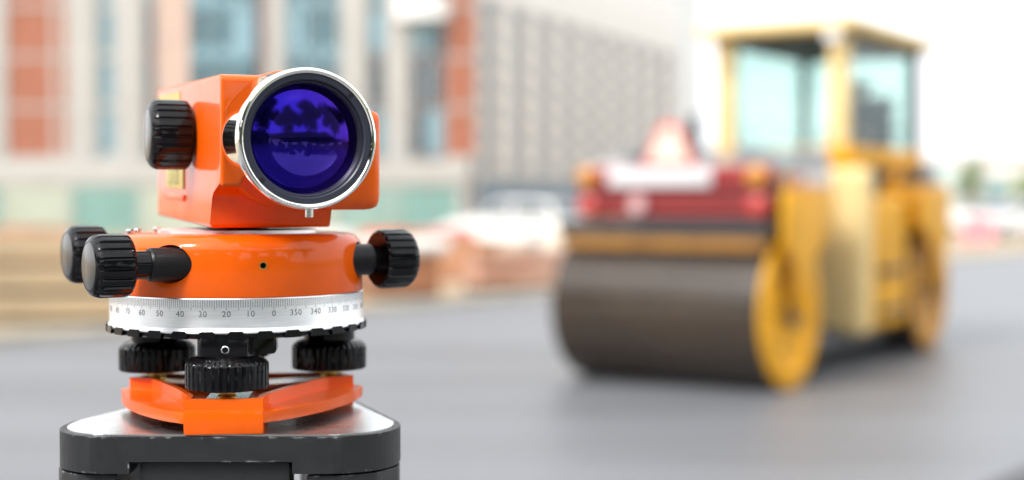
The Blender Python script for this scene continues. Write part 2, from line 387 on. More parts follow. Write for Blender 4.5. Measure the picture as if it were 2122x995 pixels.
# ------------------------------------------------------------------ pallets of blocks and bags in the middle distance
rb = [mat('red_block', (.40, .17, .10), .9, var=.2, vscale=9), mat('brown_block', (.30, .13, .06), .9, var=.2, vscale=9), mat('pinkish_block', (.50, .30, .22), .9, var=.2, vscale=9)]
blk = MB().box((-.145, -.095, 0), (.145, .095, .138), bevel=.006, seg=1); bo = blk.build('tmp', rb[0]); bmeshd = [bo.data]; bpy.data.objects.remove(bo)
for m in rb[1:]:
    c = bmeshd[0].copy(); c.materials.clear(); c.materials.append(m); bmeshd.append(c)
def pallet(x, y, rz, nx, ny, nz, mi, label):
    o = empty('block_pallet', (x, y, 0), rz, label, 'pallet', 'pallets of blocks beside the road')
    for k in range(3): MB().box((-nx * .15 - .03, (k - 1) * ny * .075 - .05, 0), (nx * .15 + .03, (k - 1) * ny * .075 + .05, .1)).build('pallet_runner', mat('dark_timber', (.12, .08, .05)), o, 0)
    for i in range(nx):
        for j in range(ny):
            for k in range(nz):
                if k == nz - 1 and random.random() < .15: continue
                q = bpy.data.objects.new('block', bmeshd[mi if random.random() > .25 else random.randrange(3)]); COL.objects.link(q); q.parent = o
                q.location = ((i - (nx - 1) / 2) * .3, (j - (ny - 1) / 2) * .2, .102 + k * .1385); q.rotation_euler = (0, 0, random.uniform(-.02, .02))
pallet(-1.85, 20.9, .25, 5, 3, 4, 1, 'pallet of brown blocks just right of the instrument knob')
pallet(.05, 22.6, .45, 5, 3, 4, 2, 'pallet of pinkish blocks between the white sacks and the roller drum')
pallet(-3.7, 21.4, .1, 4, 3, 3, 0, 'low pallet of red blocks hidden behind the instrument housing')
def sack(x, y, z, rz, sx, label, m):
    b = MB(); rr = []
    for i in range(9):
        u = i / 8 * 2 - 1; e = (1 - abs(u) ** 3.2) ** .5 * .92 + .08
        rr.append([(u * sx, .26 * e * math.cos(2 * math.pi * k / 18), .13 + .13 * e * math.copysign(abs(math.sin(2 * math.pi * k / 18)) ** .7, math.sin(2 * math.pi * k / 18))) for k in range(18)])
    o = b.rings(rr).build('cement_sack', m, smooth=60); o.location = (x, y, z); o.rotation_euler = (0, 0, rz)
    tag(o, label, 'sack', 'pale cement sacks on the blocks')
sk = mat('white_paper_sack', (.72, .7, .66), .8, var=.08, vscale=5, bump=.3, bscale=20)
sack(-1.85, 20.85, .64, .25, .45, 'white cement sack lying on the brown block pallet', sk)
sack(-1.25, 20.95, .64, .5, .4, 'smaller white cement sack at the right end of the brown block pallet', sk)
# big white bulk bag
o = MB().rings([[(r * math.copysign(abs(math.cos(a)) ** .6, math.cos(a)), r * math.copysign(abs(math.sin(a)) ** .6, math.sin(a)), z) for a in [2 * math.pi * k / 24 for k in range(24)]] for r, z in ((.38, 0), (.46, .15), (.48, .5), (.44, .8), (.38, .93), (.2, 1.0))]).build('bulk_bag', mat('cream_woven_bag', (.74, .7, .6), .8, bump=.4, bscale=15), smooth=60)
o.location = (1.16, 33, 0); tag(o, 'cream woven bulk bag standing left of the roller drum', 'bag')
# plastic barriers
def barrier(x, y, rz, m, label):
    o = empty('plastic_barrier', (x, y, 0), rz, label, 'barrier', 'plastic road barriers beside the sacks')
    MB().prism([(-.28, 0), (.28, 0), (.28, .12), (.12, .4), (.09, .88), (-.09, .88), (-.12, .4), (-.28, .12)], -.55, .55, mtx((0, 0, 0), (1, 0, 0), (0, 1, 0)), bevel=.03).build('shell', m, o)
    for k in (-.3, .3): MB().lathe([(.04, .87), (.04, .91), (.02, .915)], 16, Matrix.Translation((k, 0, 0))).build('filler_cap', BLACKM, o)
redp = mat('orange_red_plastic', (.75, .13, .06), .45); whp = mat('white_plastic', (.75, .74, .72), .45); pkp = mat('faded_pink_plastic', (.72, .28, .3), .5)
barrier(-2.35, 27.5, .2, redp, 'orange red plastic barrier nearest the instrument knob')
barrier(-1.3, 29, .35, pkp, 'faded pink plastic barrier in front of the white car')
barrier(-3.6, 27.2, .1, whp, 'white plastic barrier hidden behind the instrument')

# ------------------------------------------------------------------ cars
rubber = mat('tyre_rubber', (.02, .02, .02), .8); rimm = mat('alloy_rim', (.6, .6, .62), .3, 1.); carg = mat('car_window_glass', (.03, .045, .05), .08, spec=.8)
def car(x, y, rz, paint, label, hatch=True):
    o = empty('parked_car', (x, y, 0), rz, label, 'car', 'cars parked beyond the road')
    prof = [(-2.05, .32), (-2.12, .55), (-2.08, .86), (-1.95, .98), (-1.75, 1.0), (.85, .98), (1.75, .84), (2.08, .68), (2.14, .45), (2.08, .28)]
    def sec(k): return [(px_ * (1 - .03 * k * k), (.86 if k in (-1, 1) else .84) * k, pz) for px_, pz in prof]
    b = MB(); b.rings([[(p[0] * (1 - .02 * (abs(k) > .9)), k * .86, p[1] if abs(k) < .95 else .3 + (p[1] - .3) * .94) for p in prof] for k in (-1, -.9, 0, .9, 1)]).build('body', paint, o, 25)
    ca = [(-1.85, .96), (-1.55, 1.4), (-.9, 1.47), (.1, 1.46), (.95, .97)] if hatch else [(-1.4, .96), (-.85, 1.38), (-.4, 1.44), (.2, 1.44), (1.0, .97)]
    gh = MB().rings([[(p[0] * (1 - t * .03), k * (.80 - .16 * max(0, (p[1] - .97)) / .45), p[1]) for p in ca] for k, t in ((-1, 1), (0, 0), (1, 1))]).build('cabin', paint, o, 25)
    for sd_ in (-1, 1):
        pts2 = [(p[0] * .93 - .02, p[1]) for p in ca]; pts2 = [(a, .99 if z < 1 else z - .07) for a, z in pts2]
        mid = -.35
        for lo, hi in ((-9, mid - .04), (mid + .04, 9)):
            pl = [(max(lo, min(hi, a)), z) for a, z in pts2]
            b = MB(); vs = []
            for a, z in pl: vs.append((a, sd_ * (.80 - .16 * max(0, (z - .97)) / .45 + .012), z))
            b.quad(vs).build('side_window', carg, o, 0, normals=False)
    for end in (0, 1):
        a, c2 = (ca[0], ca[1]) if end == 0 else (ca[4], ca[3]); off = -.02 if end == 0 else .02
        q = []
        for tt, sg in ((.1, -1), (.1, 1), (.9, 1), (.9, -1)):
            xx = a[0] + (c2[0] - a[0]) * tt + off; zz = a[1] + (c2[1] - a[1]) * tt + .015
            q.append((xx, sg * (.74 - .14 * (zz - .97) / .45), zz))
        MB().quad(q).build('windscreen' if end else 'rear_window', carg, o, 0)
    for wx in (-1.3, 1.35):
        for sd_ in (-1, 1):
            wl = empty('wheel', (wx, sd_ * .78, .31)); wl.parent = o
            M_ = mtx((0, 0, 0), (0, sd_, 0))
            MB().lathe([(.2, -.1), (.29, -.1), (.31, -.06), (.31, .06), (.29, .1), (.2, .1)], 28, M_).build('tyre', rubber, wl)
            MB().lathe([(.2, .08), (.19, .104), (.06, .108), (.05, .115)], 20, M_).build('rim', rimm, wl)
    for sd_ in (-1, 1):
        MB().box((2.0, sd_ * .62 - .16, .6), (2.125, sd_ * .62 + .16, .72), bevel=.02).build('headlight', mat('lamp_lens', (.8, .8, .8), .1), o)
        MB().box((-2.125, sd_ * .68 - .12, .62), (-2.0, sd_ * .68 + .12, .84), bevel=.02).build('tail_light', mat('red_lens', (.5, .02, .02), .2), o)
    return o
wpaint = mat('white_car_paint', (.8, .8, .79), .25, coat=.6); rpaint = mat('red_car_paint', (.62, .08, .10), .25, coat=.6); spaint = mat('silver_blue_paint', (.55, .62, .72), .3, .3, coat=.6)
car(.05, 41, R(150), wpaint, 'white hatchback parked behind the sacks left of the roller')
car(19.3, 54, R(200), wpaint, 'white car right behind the roller near the right edge', False)
barrier(15.6, 47.5, .4, pkp, 'faded pink plastic barrier just right of the roller rear drum')
car(23.2, 57.5, R(200), spaint, 'silver blue car at the right edge of the picture', False)
car(21.0, 63, R(190), wpaint, 'white car further back at the right edge under the tree', True)

# ------------------------------------------------------------------ trees
leafm = mat('hazy_leaf', (.26, .34, .17), .6, var=.5, vscale=1.2); leafd = mat('dark_leaf', (.035, .06, .03), .7, var=.4, vscale=1.0); bark = mat('bark', (.13, .1, .075), .9, var=.3, vscale=6, bump=.5, bscale=20)  # first leaf colour is lightened to hold the haze over distant trees
def crown_mesh(seed, h, rad, n, ls):
    rnd = random.Random(seed); V = []; F = []
    cl = [(Vector((rnd.gauss(0, .5), rnd.gauss(0, .5), rnd.uniform(-.75, .8))), rnd.uniform(.28, .5)) for _ in range(22)]
    for i in range(n):
        c, r = cl[i % len(cl)]
        c = Vector((c.x * (1 - .4 * abs(c.z)), c.y * (1 - .4 * abs(c.z)), c.z))
        d = Vector((rnd.gauss(0, 1), rnd.gauss(0, 1), rnd.gauss(0, 1))).normalized() * r * rnd.random() ** .4
        p = c + d; p = Vector((p.x * rad, p.y * rad, h * .62 + p.z * h * .36))
        a = Vector((rnd.gauss(0, 1), rnd.gauss(0, 1), rnd.gauss(0, 1))).normalized(); bq = a.orthogonal().normalized(); s_ = ls * rnd.uniform(.6, 1.3)
        k = len(V); V += [p - a * s_, p + bq * s_ * .5, p + a * s_, p - bq * s_ * .5]; F.append((k, k + 1, k + 2, k + 3))
    me = bpy.data.meshes.new('crown'); me.from_pydata(V, [], F); return me
def tree(me, x, y, h, rad, m, rz, label, cat, group=None, trunk=True):
    o = empty('tree', (x, y, 0), rz, label, cat, group)
    if not me.materials: me.materials.append(m)
    c = bpy.data.objects.new('crown', me); COL.objects.link(c); c.parent = o
    b = MB().tube([(0, 0, -.1), (.05, .02, h * .25), (0, .06, h * .5), (.05, 0, h * .85)], [h * .028, h * .022, h * .016, h * .005])
    for k in range(5):
        a = k * 1.3; z = h * (.32 + .07 * k); b.tube([(0, .03, z), (rad * .35 * math.cos(a), rad * .35 * math.sin(a), z + h * .12), (rad * .65 * math.cos(a), rad * .65 * math.sin(a), z + h * .2)], [h * .011, h * .007, h * .003], 6)
    b.build('trunk', bark, o, 60); return o
tree(crown_mesh(1, 3.6, .85, 1500, .11), 23.2, 72, 3.6, .85, leafm, 0, 'small pale green tree standing right of the roller cab', 'tree')
tree(crown_mesh(2, 3.4, 1.5, 1500, .16), 32, 88, 3.4, 1.5, leafm, 1, 'low green tree at the right edge above the parked cars', 'tree')
cm = crown_mesh(3, 13, 5, 3600, .45)
for i, (x, y, h) in enumerate([(-30, -14, .95), (-23, -19, 1.1), (-16, -22, .8), (-9, -25, 1.05), (-2, -24, .9), (5, -26, 1.1), (12, -24, .85), (19, -21, 1.05), (26, -16, .95), (-36, -6, 1.1), (33, -9, 1.0)]):
    o = tree(cm, x, y, 13, 5, leafd, i * 1.1, 'dark tree behind the viewer, seen mirrored in the objective lens', 'tree', 'trees mirrored in the lens'); o.scale = (h, h, h)
hedge = bank('hedge', 0, -22, 90, 5, 4.2, leafd, 9); hedge['kind'] = 'stuff'; hedge['label'] = 'dark hedge mirrored in the objective lens'; hedge['category'] = 'hedge'

# pale low building and kiosk on the far right
pb = empty('pale_warehouse', (40, 120, 0), R(-8), 'low pale warehouse at the right edge beyond the cars', 'building')
MB().box((-6, 0, 0), (26, 14, 4.8)).build('wall', mat('pale_sheet_wall', (.66, .62, .58), .7, var=.06, vscale=.5), pb, 0)
MB().box((-6.3, -.3, 4.81), (26.3, 14.3, 5.3), bevel=.05).build('roof', mat('pale_roof', (.6, .56, .55), .6), pb)
for i in range(7):
    wn = MB().box((-4.5 + i * 4.2, -.06, 1.4), (-2.3 + i * 4.2, -.005, 3.4)).build('window', whitef, pb, 0)
    MB().box((-4.35 + i * 4.2, -.1, 1.55), (-2.45 + i * 4.2, -.065, 3.25)).build('pane', paleg, wn, 0)
kb = empty('site_cabin', (19.2, 66, 0), R(-12), 'pale green site cabin just right of the roller cab', 'cabin')
MB().box((-1.3, 0, .2), (1.3, 2.4, 3.2), bevel=.04).build('wall', mat('pale_green_cabin', (.5, .6, .55), .6), kb)
MB().box((-1.45, -.15, 3.21), (1.45, 2.55, 3.4), bevel=.04).build('roof', whitef, kb)
wn = MB().box((-.9, -.05, 1.2), (.9, -.005, 2.4)).build('window', whitef, kb, 0); MB().box((-.82, -.09, 1.28), (.82, -.055, 2.32)).build('pane', paleg, wn, 0)
MB().box((-1.3, .1, 0), (-1.0, 2.3, .19)).build('foot', conc, kb, 0); MB().box((1.0, .1, 0), (1.3, 2.3, .19)).build('foot', conc, kb, 0)

# ------------------------------------------------------------------ road roller
SUNLIT_YEL = mat('sunlit_yellow', (.86, .64, .29), .5, spec=.3, var=.06, vscale=3)  # sun glare on the roller's yellow paint, put into the colour
YEL = mat('roller_yellow', (.82, .385, .0), .5, spec=.25, coat=.0, var=.2, vscale=2.5, bump=.1, bscale=40)
DRUM = mat('drum_steel', (.036, .02, .008), .17, .0, spec=.7, var=.35, vscale=2.2, rvar=.08, stretch=(1, .35, 1))
RUSTY = mat('worn_yellow', (.55, .25, .02), .55, var=.4, vscale=6)
RUST = mat('rusty_frame', (.42, .2, .05), .6, var=.3, vscale=5)
REDP = mat('red_panel', (.33, .025, .025), .4, coat=.2, var=.1, vscale=4)
HOOD = mat('hood_grey', (.2, .2, .205), .28, coat=.3, var=.1, vscale=3)  # grey lightened to hold the sky reflected in the dark hood
DKG = mat('dark_grey_steel', (.035, .037, .04), .5)
AMB = mat('amber_lens', (.6, .24, .03), .25); REDL = mat('red_lamp_lens', (.5, .05, .04), .25); WHT = mat('white_board', (.72, .7, .7), .45)
CABG = glassmat('cab_glass', (.84, .925, .905), f0=.03, fr1=.08)
rr = empty('road_roller', (1.306, 11.375, 0), math.atan2(.838, .545), 'yellow tandem road roller with red front grille and glazed cab on the asphalt', 'roller')
def rbx(name, lo, hi, m, bevel=.02, parent=None): return MB().box(lo, hi, bevel=bevel).build(name, m, parent or rr)
def drum(t, front):
    d = MB().lathe([(.50, -.985), (.585, -.985), (.6, -.965), (.6, .785), (.585, .805), (.5, .805)], 96, mtx((t, 0, .6), (0, 1, 0), (1, 0, 0)), cap0=False, cap1=False).build('drum', DRUM, rr, 30)
    for s_ in (-1, 1):
        M_ = mtx((t, 0 if s_ < 0 else -.18, .6), (0, s_, 0), (1, 0, 0)) @ Matrix.Diagonal((1, 1, 1, 1) if s_ < 0 else (.93, .93, 1, 1))
        e = MB().lathe([(.597, .966), (.597, .99), (.57, 1.0), (.46, 1.0), (.43, .97), (.2, .96), (.18, .985), (.0001, .985)], 64, M_, cap0=False).build('end_plate', YEL if front else RUSTY, d, 30)
        MB().lathe([(.13, .98), (.13, 1.015), (.09, 1.03), (.0001, 1.03)], 24, M_, cap0=False).build('hub', DKG, d, 30)
        for k in range(6):
            a = k * math.pi / 3; MB().lathe([(.022, .95), (.022, .985), (.012, .99)], 6, M_ @ Matrix.Translation((.31 * math.cos(a), .31 * math.sin(a), 0))).build('bolt', DKG, d)
drum(0, True); drum(3.54, False)
for s_ in (-1, 1):
    for t, f in ((0, 1), (3.54, -1)):
        poly = [(-.34, 1.52), (.62, 1.52), (.62, 1.22), (.4, 1.14), (.16, .95), (.07, .58), (-.07, .58), (-.16, .95), (-.34, 1.1)]
        if s_ > 0: poly = [(.0, 1.3), (.62, 1.3), (.62, 1.18), (.4, 1.1), (.16, .9), (.07, .58), (-.07, .58), (-.1, .9)]
        poly = [(t + f * a, b) for a, b in poly]
        y0, y1 = (-1.035, -1.085) if s_ < 0 else (.855, .905)
        M_ = mtx((0, 0, 0), (0, -1, 0), (1, 0, 0))
        MB().prism(poly, -y0, -y1, M_, bevel=.012).build('yoke_arm', YEL, rr)
rbx('crossmember', (-.46, -.97, 1.075), (-.38, .80, 1.185), RUST)
rbx('scraper_bar', (-.5, -.99, 1.19), (-.22, .80, 1.30), DKG, .015)
rbx('rear_crossmember', (3.9, -.97, 1.075), (3.98, .80, 1.185), RUST)
# front grille
g = rbx('front_grille', (-.22, -.93, 1.31), (-.05, .74, 1.70), DKG, .02)
rbx('grille_top_rail', (-.262, -.94, 1.555), (-.221, .75, 1.715), REDP, .012, g)
for k in range(3): rbx('grille_slat', (-.25 - .004 * k, -.92, 1.325 + k * .07), (-.221, .73, 1.375 + k * .07), REDP, .008, g)
rbx('number_plate', (-.285, -.44, 1.56), (-.263, .46, 1.70), WHT, .008)
for yy in (-.82, .65):
    MB().lathe([(.085, 0), (.085, .05), (.06, .07), (.0001, .075)], 24, mtx((-.262, yy, 1.63), (-1, 0, 0)), cap0=False).build('indicator_lamp', AMB, rr)
    MB().lathe([(.09, 0), (.09, .05), (.06, .07), (.0001, .075)], 24, mtx((-.24, yy * 1.0, 1.40), (-1, 0, 0)), cap0=False).build('tail_lamp', REDL, rr)
MB().lathe([(.07, 0), (.07, .02), (.0001, .025)], 24, mtx((-.262, .2, 1.42), (-1, 0, 0)), cap0=False).build('round_badge', mat('pale_pink_badge', (.7, .45, .45), .4), rr)
# warning triangle
tri = lambda k: [(-.25 * k, .0 + .02 * (1 - k)), (.25 * k, .0 + .02 * (1 - k)), (.07 * k, .36 * k), (-.07 * k, .36 * k)]
ts = MB().prism(tri(1), 0, .02, mtx((-.10, 0, 1.70), (-1, 0, 0), (0, -1, 0)), bevel=.005).build('warning_triangle', mat('red_reflector', (.75, .10, .06), .35), rr)
MB().prism([(a, b + .045) for a, b in tri(.74)], .021, .027, mtx((-.10, 0, 1.70), (-1, 0, 0), (0, -1, 0))).build('triangle_centre', mat('pale_reflector', (.85, .74, .62), .3), ts, 0)
# hood
M_ = mtx((0, 0, 0), (0, -1, 0), (1, 0, 0))
MB().prism([(-.2, 1.705), (.1, 1.76), (.9, 1.86), (.98, 1.84), (.98, 1.53), (-.2, 1.53)], -.77, .93, M_, bevel=.05, seg=3).build('hood', HOOD, rr)
MB().prism([(.9, 1.8), (1.69, 1.92), (1.69, 1.53), (.9, 1.53)], -.5, .62, M_, bevel=.04, seg=3).build('rear_cowl', HOOD, rr)
rbx('hood_side', (-.04, -.955, 1.31), (.8, -.935, 1.66), YEL, .006); rbx('hood_side', (-.04, .78, 1.31), (.8, .80, 1.66), YEL, .006)
lb = rbx('side_label', (.0, -.964, 1.56), (.85, -.956, 1.655), WHT, .002); rbx('label_stripe', (.0, -.967, 1.575), (.3, -.9645, 1.64), REDP, 0, lb)
for k in range(3): rbx('hood_rib', (.15, -.5 + k * .5, 1.74), (.9, -.44 + k * .5, 1.885), mat('hood_rib_grey', (.3, .3, .31), .35), .02)
MB().lathe([(.06, 1.9), (.06, 2.18), (.045, 2.2), (.04, 2.15)], 20, Matrix.Translation((1.2, .42, 0))).build('exhaust', DKG, rr)
# articulation joint and mid frame
rbx('articulation_joint', (.75, -.35, .5), (1.75, .35, 1.3), DKG, .05)
rbx('belly_shade_block', (.72, -.8, .14), (2.86, .62, .34), DKG, .04)  # unseen dark box added to keep light out from under the machine
rbx('front_frame', (.66, -.7, 1.0), (1.3, .7, 1.5), YEL, .04)
MB().box((1.62, -1.0, .27), (1.9, .82, 1.74), bevel=.11, seg=4).build('front_fender', SUNLIT_YEL, rr, 40)
mf = MB().box((1.91, -.98, .29), (2.88, .80, 1.49), bevel=.11, seg=4).build('side_tank', YEL, rr, 40)
rbx('tank_step', (2.0, -1.04, .45), (2.6, -.983, .5), DKG, .01, mf); rbx('tank_step', (2.0, -1.04, .8), (2.6, -.983, .85), DKG, .01, mf)
MB().lathe([(.06, 0), (.06, .05), (.04, .06)], 20, mtx((2.3, -.85, 1.49))).build('filler_cap', DKG, mf)
rbx('rear_body', (2.9, -.96, 1.15), (4.35, .78, 1.6), YEL, .06)
rbx('rear_hood', (3.75, -.85, 1.605), (4.3, .70, 1.85), HOOD, .06)
# cab
cb = empty('cab', (0, 0, 0)); cb.parent = rr
C0, C1, W0, W1, S0, S1, T0 = 1.72, 3.82, -.79, .45, 1.755, 1.93, 2.91
def cbx(name, lo, hi, m, bevel=.015): return MB().box(lo, hi, bevel=bevel).build(name, m, cb)
for lo_, hi_ in (((C0 - .02, W0 - .03, S0), (C1 + .03, W0 + .07, S1)), ((C0 - .02, W1 - .07, S0), (C1 + .03, W1 + .03, S1)), ((C0 - .018, W0 + .072, S0), (C0 + .1, W1 - .072, S1 - .002)), ((C1 - .1, W0 + .072, S0), (C1 + .028, W1 - .072, S1 - .002))):
    cbx('cab_sill', lo_, hi_, YEL, .02)
cbx('cab_base', (C0 + .1, W0 + .06, 1.5), (C1 - .05, W1 - .06, S0 - .003), DKG, .01)
MB().prism([(2.7, 1.5), (3.0, 1.5), (3.3, 1.752), (3.12, 1.752)], -(W0 + .055), -(W0 - .01), M_, bevel=.008).build('brace', YEL, cb)
for x, y, s_ in ((C0, W0, .17), (C0, W1 - .17, .17), (C1 - .1, W0, .1), (C1 - .1, W1 - .1, .1)):
    cbx('cab_pillar', (x, y, S1 - .01), (x + (.12 if x == C0 else .1), y + s_, T0), SUNLIT_YEL if x == C0 else DKG, .02)
rf = MB().box((C0 - .18, W0 - .12, T0 + .005), (C1 + .22, W1 + .12, T0 + .13), bevel=.05, seg=3).build('cab_roof', SUNLIT_YEL, cb)
cbx('headliner', (C0 + .04, W0 + .05, T0 - .06), (C1 - .04, W1 - .05, T0), DKG, .01)
cbx('windscreen', (C0 + .05, W0 + .17, S1), (C0 + .056, W1 - .17, T0 - .06), CABG, 0)
cbx('rear_window', (C1 - .05, W0 + .1, S1), (C1 - .044, W1 - .1, T0 - .06), CABG, 0)
cbx('side_window', (C0 + .12, W0 + .05, S1), (C1 - .1, W0 + .056, T0 - .06), CABG, 0); cbx('side_window', (C0 + .12, W1 - .056, S1), (C1 - .1, W1 - .05, T0 - .06), CABG, 0)
cbx('door_handle', (3.2, W0 + .02, 2.1), (3.35, W0 + .045, 2.14), DKG, .005)
for yy in (W0 - .02, W1 - .1):
    MB().box((C0 - .25, yy, T0 - .1), (C0 - .185, yy + .14, T0), bevel=.02).build('work_lamp', mat('lamp_lens', (.8, .8, .8)), cb)
# seat and steering inside
st = empty('seat', (3.15, -.42, -.16)); st.parent = cb
seatm = mat('seat_vinyl', (.03, .035, .04), .6)
MB().box((-.25, -.25, 1.93), (.25, .25, 2.06), bevel=.04).build('seat_cushion', seatm, st); MB().box((.2, -.24, 2.03), (.3, .24, 2.62), bevel=.04).build('backrest', seatm, st)
MB().tube([(2.55, -.42, 1.76), (2.62, -.42, 2.02)], .03).build('steering_column', DKG, cb)
tor = []
for i in range(25):
    a = 2 * math.pi * i / 24; tor.append(mtx((2.63, -.42, 2.04), (.3, 0, 1)) @ Vector((.18 * math.cos(a), .18 * math.sin(a), 0)))
MB().tube(tor, .014, 8).build('steering_wheel', DKG, cb)

# ------------------------------------------------------------------ operator in the cab
def person():
    M0 = rr.matrix_world if False else Matrix.Translation(rr.location) @ Matrix.Rotation(rr.rotation_euler[2], 4, 'Z')
    J = {'pel': (2.98, -.25, 2.14, .15), 'waist': (3.0, -.25, 2.26, .13), 'chest': (3.0, -.25, 2.44, .15), 'neckb': (2.98, -.25, 2.545, .065), 'neck': (2.96, -.25, 2.58, .05), 'head': (2.94, -.25, 2.65, .085), 'crown': (2.94, -.25, 2.715, .075),
         'shL': (2.98, -.44, 2.50, .065), 'elL': (2.82, -.50, 2.28, .05), 'wrL': (2.60, -.40, 2.23, .034), 'haL': (2.52, -.37, 2.24, .032),
         'shR': (2.98, -.06, 2.50, .065), 'elR': (2.82, .0, 2.28, .05), 'wrR': (2.60, -.1, 2.23, .034), 'haR': (2.52, -.13, 2.24, .032),
         'hiL': (2.92, -.35, 2.11, .09), 'knL': (2.52, -.38, 2.12, .07), 'anL': (2.42, -.38, 1.99, .05), 'toL': (2.30, -.38, 1.965, .035),
         'hiR': (2.92, -.15, 2.11, .09), 'knR': (2.52, -.12, 2.12, .07), 'anR': (2.42, -.12, 1.99, .05), 'toR': (2.30, -.12, 1.965, .035)}
    E = [('pel', 'waist'), ('waist', 'chest'), ('chest', 'neckb'), ('neckb', 'neck'), ('neck', 'head'), ('head', 'crown'), ('chest', 'shL'), ('shL', 'elL'), ('elL', 'wrL'), ('wrL', 'haL'), ('chest', 'shR'), ('shR', 'elR'), ('elR', 'wrR'), ('wrR', 'haR'),
         ('pel', 'hiL'), ('hiL', 'knL'), ('knL', 'anL'), ('anL', 'toL'), ('pel', 'hiR'), ('hiR', 'knR'), ('knR', 'anR'), ('anR', 'toR')]
    ks = list(J); base = Vector((2.95, -.25, 2.06))
    me = bpy.data.meshes.new('person'); me.from_pydata([Vector(J[k][:3]) - base for k in ks], [(ks.index(a), ks.index(b)) for a, b in E], [])
    o = bpy.data.objects.new('person', me); COL.objects.link(o)
    sk_ = o.modifiers.new('skin', 'SKIN'); o.modifiers.new('sub', 'SUBSURF').levels = 2
    for i, k in enumerate(ks): me.skin_vertices[0].data[i].radius = (J[k][3], J[k][3]); me.skin_vertices[0].data[i].use_root = (k == 'pel')
    bpy.context.view_layer.update()
    m2 = bpy.data.meshes.new_from_object(o.evaluated_get(bpy.context.evaluated_depsgraph_get())); o.modifiers.clear(); o.data = m2
    m2.materials.clear()
    for m in (mat('skin', (.55, .28, .19), .55), mat('blue_overall', (.04, .07, .11), .8, var=.2, vscale=15)): m2.materials.append(m)
    for p in m2.polygons:
        c = p.center + base; p.use_smooth = True
        p.material_index = 0 if (c.z > 2.585 or (c.x < 2.64 and c.z > 2.185 and c.x < 2.63 and c.z > 2.2)) else 1
    o.matrix_world = M0 @ Matrix.Translation(base + Vector((.2, -.17, -.16)))
    tag(o, 'roller operator in dark blue overalls seated at the wheel in the cab', 'person')
    h = MB()
    h.lathe([(.098, -.01), (.1, .03), (.085, .075), (.045, .1), (.0001, .105)], 24, Matrix.Translation((2.95 - base.x, -.25 - base.y, 2.675 - base.z)), cap0=False).build('hair', mat('dark_hair', (.03, .02, .015), .7), o, 60)
    h2 = MB(); h2.tube([(2.85 - base.x, 0, 2.665 - base.z), (2.83 - base.x, 0, 2.635 - base.z), (2.86 - base.x, 0, 2.625 - base.z)], [.008, .014, .008], 8).build('nose', MATS['skin'], o)
person()

# ------------------------------------------------------------------ tripod
AX = Vector((-.1267, .657)); ZB = 98.7                      # axis of the instrument; plate top is ZB mm below the camera
mm = .001
tp = empty('tripod', (AX.x, AX.y, 0), 0, 'dark grey surveying tripod with bright metal head plate under the instrument', 'tripod')
zt = (HC - ZB * mm) * 1000                                   # plate height, mm
out = [(-50, -63), (54, -63), (66, -57.5), (74, -49), (77.5, -38), (77, -25), (50, 43), (27, 100), (20, 106), (-30, 106), (-37, 99), (-55, 31), (-70.5, -20), (-71.5, -34), (-69, -46), (-62, -56)]
def chaikin(p, n=2):
    for _ in range(n):
        q = []
        for i in range(len(p)):
            a, b = p[i], p[(i + 1) % len(p)]
            if math.hypot(a[0] - b[0], a[1] - b[1]) < 45:
                q += [(a[0] * .75 + b[0] * .25, a[1] * .75 + b[1] * .25), (a[0] * .25 + b[0] * .75, a[1] * .25 + b[1] * .75)]
            else: q += [a, (a[0] * .9 + b[0] * .1, a[1] * .9 + b[1] * .1), (a[0] * .1 + b[0] * .9, a[1] * .1 + b[1] * .9), b]
        p = [v for i, v in enumerate(q) if math.hypot(v[0] - q[i - 1][0], v[1] - q[i - 1][1]) > .3]
    return p
out = chaikin(out)
def inset(poly, k): return [(x * (1 - k / math.hypot(x, y)), y * (1 - k / math.hypot(x, y))) for x, y in poly]
MB(mm).prism(inset(out, 3.2), zt - 6, zt, bevel=.5).build('head_plate', ALUP, tp)
skirt = MB(mm).prism(out, zt - 16.2, zt - .6, bevel=1.6, seg=3).build('head_skirt', TRIPOD, tp)
cut = MB(mm).box((-34, -90, zt - 40), (34.5, -40, zt - 11.2)).build('cut', TRIPOD); cut.location = tp.location; boolean(skirt, cut)
hole = MB(mm).prism(inset(out, 3.0), zt - 7, zt + 5).build('cut', TRIPOD); hole.location = tp.location; boolean(skirt, hole)
for k, a in enumerate((-90, 30, 150)):
    ca_, sa_ = math.cos(R(a)), math.sin(R(a)); Mz = Matrix.Rotation(R(a + 90), 4, 'Z')
    hg = MB(mm).box((-32.5, -55 if k == 0 else -64, zt - 60), (32.5, -42, zt - (12.4 if k == 0 else 17)), Mz, bevel=3).build('leg_hinge', mat('hinge_grey', (.05, .052, .056), .38, bump=.1, bscale=900), tp)
    MB(mm).lathe([(5, -36), (5, 36)], 16, Mz @ mtx((0, -52, zt - 40), (1, 0, 0))).build('hinge_bolt', STEEL, hg)
    foot = Vector((ca_ * 620, sa_ * 620, 0)); top = Vector((ca_ * 55, sa_ * 55, zt - 50))
    sd_ = Vector((-sa_, ca_, 0))
    lg = MB(mm)
    for s_ in (-1, 1): lg.tube([top + sd_ * s_ * 22, top.lerp(foot, .62) + sd_ * s_ * 22], 9, 14)
    lg = lg.build('leg', ALU, tp)
    MB(mm).tube([top.lerp(foot, .4), foot + Vector((0, 0, 25))], 12, 14).build('inner_leg', mat('orange_paint', (.75, .18, .02), .5), lg)
    MB(mm).box((-34, -15, -20), (34, 15, 20), mtx(top.lerp(foot, .61), (foot - top), sd_), bevel=3).build('leg_clamp', BLACKM, lg)
    MB(mm).tube([foot + Vector((0, 0, 45)), foot], [11, 2], 12).build('foot_spike', STEEL, lg)
